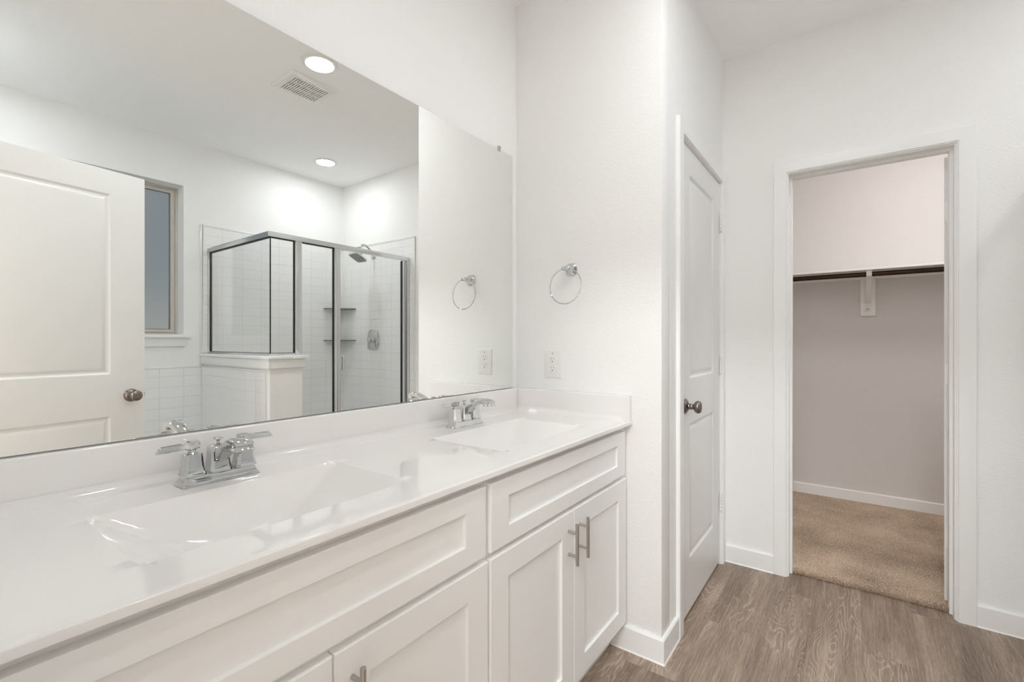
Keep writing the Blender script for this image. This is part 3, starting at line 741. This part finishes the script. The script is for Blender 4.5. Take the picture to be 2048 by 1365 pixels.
# tub surround tile
TZ1 = 0.9985
b = B().box(XL + .001, PX0 - .0085, YB + .0005, YB + .0085, 0.50, TZ1 - .004)
struct('wall_tile_tub', b, M_tile_tub, 'white stacked tile on the window wall under the sill, seen in the mirror', 'wall tile', smooth=False)
b = B().box(PX0 - .0085, PX0 - .0005, YB + .0005, -1.872, 0.50, TZ1 - .004)
struct('wall_tile_pony', b, M_tile_pony, 'white stacked tile on the side of the low wall, seen in the mirror', 'wall tile', smooth=False)
b = B().box(XL + .001, PX0 - .0085, YB + .0005, YB + .0105, TZ1 - .004, TZ1 + .006).box(PX0 - .0105, PX0 - .0005, YB + .0105, -1.858, TZ1 - .004, TZ1 + .006)
b.box(PX0 - .0105, PX0 - .0005, -1.872, -1.858, 0.50, TZ1 - .004)
struct('trim_6', b, M_tile_trim, 'white bullnose edging of the tub tile', 'tile edging', bevel=0.002)
# tub below the tile, just under the edge of what the mirror shows
tx0, tx1, ty0, ty1 = XL + .003, PX0 - .010, YB + .010, -2.050
b = B()
rr2 = lambda i, z: [(tx0 + i, ty0 + i, z), (tx1 - i, ty0 + i, z), (tx1 - i, ty1 - i, z), (tx0 + i, ty1 - i, z)]
b.loft([rr2(0, 0.0), rr2(0, 0.485), rr2(.012, 0.497), rr2(.080, 0.497), rr2(.095, 0.480), rr2(.125, 0.20), rr2(.19, 0.11)], True, True)
tag(obj('bathtub', b, M_pan, bevel=0.01, angle=40), 'white bathtub under the frosted window beside the low tiled wall', 'bathtub')
# shower tile
SZ1 = 2.100
struct('wall_tile_shower', B().box(PX0 - .002, XW - .0085, YB + .0005, YB + .0085, PT + .03, SZ1).box(PX1 + .0085, XW - .0085, YB + .0005, YB + .0085, 0.02, PT + .03)
       .box(PX1, PX1 + .008, YB + .0085, PYB_, 0.02, PT), M_tile_shower, 'white stacked tile on the shower back wall, seen in the mirror', 'wall tile', smooth=False)
struct('wall_tile_shower_side', B().box(XW - .0085, XW - .0005, YB + .0005, -1.832, 0.02, SZ1), M_tile_right, 'white stacked tile on the shower side wall with the valve', 'wall tile', smooth=False)
b = B().box(PX0 - .020, PX0 - .002, YB + .0005, YB + .010, PT + .03, SZ1 + .012).box(PX0 - .002, XW - .0105, YB + .0005, YB + .010, SZ1, SZ1 + .012).box(XW - .0105, XW - .0005, YB + .0005, -1.816, SZ1, SZ1 + .012)
b.box(XW - .0105, XW - .0005, -1.832, -1.816, 0.02, SZ1)
struct('trim_7', b, M_tile_trim, 'white bullnose edging round the shower tile', 'tile edging', bevel=0.003)

GY = -1.897; GX = 1.526; HT, HB = 1.930, 1.900
t = empty('shower_enclosure', (2.1, GY, 0.10), 'corner shower enclosure of clear glass in bright metal frame, seen in the mirror', 'shower enclosure')
hw = 0.017
b = B().box(GX - hw, XW - .012, GY - hw, GY + hw, HB - .004, HT).box(GX - hw, GX + hw, YB + .012, GY - hw, HB - .004, HT)
obj('header_rail', b, M_alu, t, bevel=0.0015)
zc = PT + .021
b = B().box(GX - .012, 1.70, GY - .012, GY + .012, zc, zc + .016).box(GX - .012, GX + .012, YB + .012, GY - .012, zc, zc + .016)
obj('bottom_rail', b, M_alu, t, bevel=0.001)
obj('wall_channel', B().box(GX - .013, GX + .013, YB + .0105, YB + .034, zc, HT - .002), M_alu, t, bevel=0.001)
obj('wall_channel', B().box(XW - .0395, XW - .0125, GY - .014, GY + .014, 0.11, HB - .004), M_alu, t, bevel=0.001)
obj('post', B().box(1.690, 1.738, GY - .015, GY + .015, zc, HB - .004), M_alu, t, bevel=0.0015)
obj('post', B().box(1.992, 2.022, GY - .015, GY + .015, 0.11, HB - .004), M_alu, t, bevel=0.0015)
obj('threshold', B().box(1.740, XW - .0095, GY - .020, GY + .020, 0.105, 0.125), M_alu, t, bevel=0.001)
# black glazing gaskets
b = B(); g = .0045
def gframe(b, axis, a0, a1, z0, z1, c, top=g, left=g, right=g, bot=g):
    def bx(p0, p1, q0, q1):
        if axis == 'x': b.box(p0, p1, c - .0065, c + .0065, q0, q1)
        else: b.box(c - .0065, c + .0065, p0, p1, q0, q1)
    bx(a0, a1, z1 - top, z1)
    if left: bx(a0, a0 + left, z0, z1 - top)
    if right: bx(a1 - right, a1, z0, z1 - top)
    if bot: bx(a0 + left, a1 - right, z0, z0 + bot)
gframe(b, 'x', GX + .002, 1.690, zc + .016, HB - .004, GY, top=.006, left=0, right=.006, bot=.003)
gframe(b, 'y', YB + .034, GY - .002, zc + .016, HB - .004, GX, top=.006, left=.009, right=0, bot=.003)
b.box(GX - .003, GX + .003, GY - .003, GY + .003, zc + .016, HB - .013)
gframe(b, 'x', 1.738, 1.992, 0.125, HB - .004, GY, top=.006, left=0, right=.007, bot=.003)
obj('gasket', b, M_black, t, smooth=False, label='thin black glazing gasket')
obj('glass_panel', B().box(GX - .003, GX + .003, YB + .036, GY - .004, zc + .018, HB - .006), M_glass, t, smooth=False)
obj('glass_panel', B().box(GX + .004, 1.688, GY - .003, GY + .003, zc + .018, HB - .006), M_glass, t, smooth=False)
obj('glass_panel', B().box(1.7385, 1.990, GY - .003, GY + .003, 0.127, HB - .006), M_glass, t, smooth=False)
sd = obj('shower_door', B().box(2.024, 2.044, GY - .011, GY + .011, 0.130, HB - .008).box(2.642, 2.668, GY - .011, GY + .011, 0.130, HB - .008).box(2.044, 2.642, GY - .010, GY + .010, 0.130, 0.152), M_alu, t, bevel=0.001)
obj('glass_panel', B().box(2.043, 2.643, GY - .0025, GY + .0025, 0.150, HB - .009), M_glass, sd, smooth=False)
obj('gasket', B().box(2.638, 2.6425, GY - .0118, GY + .0118, 0.152, HB - .012).box(2.668, 2.6745, GY - .011, GY + .011, 0.13, HB - .008), M_black, sd, smooth=False)
obj('handle', B().box(2.063, 2.079, GY + .0026, GY + .012, 0.978, 1.094).box(2.063, 2.079, GY - .012, GY - .0026, 0.978, 1.094), M_alu, sd, bevel=0.003)
b = B().box(1.724, XW - .009, GY - .055, GY + .055, 0.0, 0.104).box(1.724, XW - .009, PYB_ , GY - .055, 0.0, 0.05).box(PX1 + .009, XW - .009, YB + .009, PYB_ - .001, 0.0, 0.05)
tag(obj('shower_pan', b, M_pan, bevel=0.008), 'low white shower pan and curb under the glass enclosure', 'shower pan')

# corner shelves
def corner_shelf(z, label):
    x1, y0 = XW - .0088, YB + .0088; r = 0.213; b = B()
    arc = [(x1 - r * math.cos(a) * (0.86 + 0.14 * abs(math.cos(2 * a))), y0 + r * math.sin(a) * (0.86 + 0.14 * abs(math.cos(2 * a)))) for a in [PI / 2 * i / 16 for i in range(17)]]
    b.loft([[(x1, y0, zz)] + [(x, y, zz) for x, y in arc] for zz in (z - .004, z + .004)])
    return tag(obj('corner_shelf', b, M_shelfglass, bevel=0), label, 'shower shelf', 'glass corner shelves')
M_shelfglass = simple('dark_edged_glass', (0.05, 0.055, 0.05), 0.1)
corner_shelf(1.511, 'upper of the two dark-edged corner shelves inside the shower')
corner_shelf(1.205, 'lower of the two dark-edged corner shelves inside the shower')

# shower valve
VY, VZ = -2.384, 1.210; VX = XW - .0088
t = empty('shower_valve', (VX, VY, VZ), 'chrome shower valve with lever on the shower side wall', 'shower valve')
b = B().loft([rsq(VX - d, hy, hz, VY, VZ, 36, 3.6) for d, hy, hz in [(.0004, .082, .094), (.004, .083, .095), (.007, .078, .090), (.009, .060, .070), (.012, .050, .058)]])
obj('escutcheon', b, M_chrome, t, angle=40)
obj('handle', B().lathe([(.032, .010), (.033, .020), (.026, .026), (.020, .036), (.024, .042), (.024, .060), (.018, .066), (0, .068)], (VX, VY, VZ), '-x', 28)
    .box(VX - .066, VX - .052, VY - .008, VY + .008, VZ - .085, VZ), M_chrome, t, bevel=0.002)
# shower head
AY, AZ = -2.384, 2.012
t = empty('wall_shower', (VX, AY, AZ), 'square chrome shower head on a curved arm inside the shower', 'shower fixture')
obj('flange', B().loft([rsq(VX - d, h, h, AY, AZ - 0.012) for d, h in [(.0004, .030), (.004, .031), (.009, .026), (.014, .014)]]), M_chrome, t, angle=40)
apts = [(0.0, -.010), (-.020, .012), (-.045, .040), (-.075, .063), (-.105, .072), (-.130, .064), (-.147, .042), (-.155, .018), (-.160, -.004)]
fine = []
for i in range(len(apts) - 1):
    for k in range(4):
        p0, p1, p2, p3 = apts[max(i - 1, 0)], apts[i], apts[i + 1], apts[min(i + 2, len(apts) - 1)]; q = k / 4
        fine.append(tuple(0.5 * (2 * p1[j] + (p2[j] - p0[j]) * q + (2 * p0[j] - 5 * p1[j] + 4 * p2[j] - p3[j]) * q * q + (3 * p1[j] - p0[j] - 3 * p2[j] + p3[j]) * q ** 3) for j in (0, 1)))
fine.append(apts[-1])
obj('arm', B().tube([(VX + x, AY, AZ + z) for x, z in fine], .0095, 14), M_chrome, t)
hd = B(); R3 = Matrix.Rotation(math.radians(28), 4, 'Y')
rg = [[Vector(p) for p in rsq(0, h, h, 0, 0, 32, 5)] for d, h in [(0, 0)] * 0] 
prof = [(.028, .012), (.022, .018), (.012, .022), (.004, .030), (-.006, .052), (-.016, .066), (-.022, .070), (-.030, .070), (-.033, .067)]
rings = []
for zz, h in prof:
    ring = []
    for (x_, y_, z_) in rsq(0, h, h, 0, 0, 32, 6):
        ring.append(Vector((VX - .163, AY, AZ - .030)) + R3 @ Vector((z_, y_, zz)))
    rings.append(ring)
hd.loft(rings)
ho = obj('shower_head', hd, M_chrome, t, angle=40)
fb = B().loft([[Vector((VX - .163, AY, AZ - .030)) + R3 @ Vector((z_, y_, zz)) for (x_, y_, z_) in rsq(0, .058, .058, 0, 0, 32, 6)] for zz in (-.0328, -.0345)])
obj('spray_face', fb, M_indic, ho, smooth=False, label='grey nozzle face')

# ------------------------------------------------------------------ closet fittings
SX = 3.928; SZt = 1.6935
t = empty('closet_shelf', (4.1, -1.42, SZt - .0135), 'white shelf running across the closet back wall', 'shelf')
obj('board', B().box(SX, XB - .001, -2.349, -0.501, SZt - .0135, SZt), M_shelf, t, bevel=0.001)
obj('cleat', B().box(XB - .020, XB - .001, -2.349, -0.501, SZt - .042, SZt - .0137), M_shelf, t, bevel=0.001)
tag(obj('closet_rod', B().lathe([(0, -2.349), (.0165, -2.349), (.0165, -0.501), (0, -0.501)], (3.970, 0, 1.6545), 'y', 28), M_rod), 'dark brown round hanging rod under the closet shelf', 'hanging rod')
KY = -1.333
t = empty('shelf_bracket', (XB, KY, 1.385), 'white bracket holding the shelf and rod on its backing board', 'bracket')
pr = [(-.044, 1.392), (-.038, 1.383), (.038, 1.383), (.044, 1.392), (.044, 1.6512), (-.044, 1.6512)]
obj('backing_board', B().loft([[(XB - d, KY + y_, z_) for y_, z_ in pr] for d in (.0006, .0175)]), M_shelf, t, bevel=0.0015, smooth=False)
obj('wall_plate', B().box(XB - .0215, XB - .018, KY - .016, KY + .016, 1.415, 1.640), M_plastic, t, bevel=0.001)
apath = [(XB - .022, 1.475), (XB - .060, 1.492), (XB - .14, 1.545), (XB - .22, 1.600), (3.985, 1.632), (3.962, 1.6345), (3.9505, 1.641), (3.9485, 1.656), (3.9485, 1.679)]
b = B(); rings = []
for i, (x_, z_) in enumerate(apath):
    a = apath[max(i - 1, 0)]; c = apath[min(i + 1, len(apath) - 1)]; tx, tz = c[0] - a[0], c[1] - a[1]; l = math.hypot(tx, tz); nx_, nz_ = -tz / l * .0015, tx / l * .0015
    rings.append([(x_ + nx_, KY - .015, z_ + nz_), (x_ + nx_, KY + .015, z_ + nz_), (x_ - nx_, KY + .015, z_ - nz_), (x_ - nx_, KY - .015, z_ - nz_)])
b.loft(rings)
obj('support_arm', b, M_plastic, t, angle=60)
obj('screw', B().lathe([(.005, .0215), (.0045, .0235), (0, .024)], (XB, KY, 1.432), '-x', 14), M_indic, t)
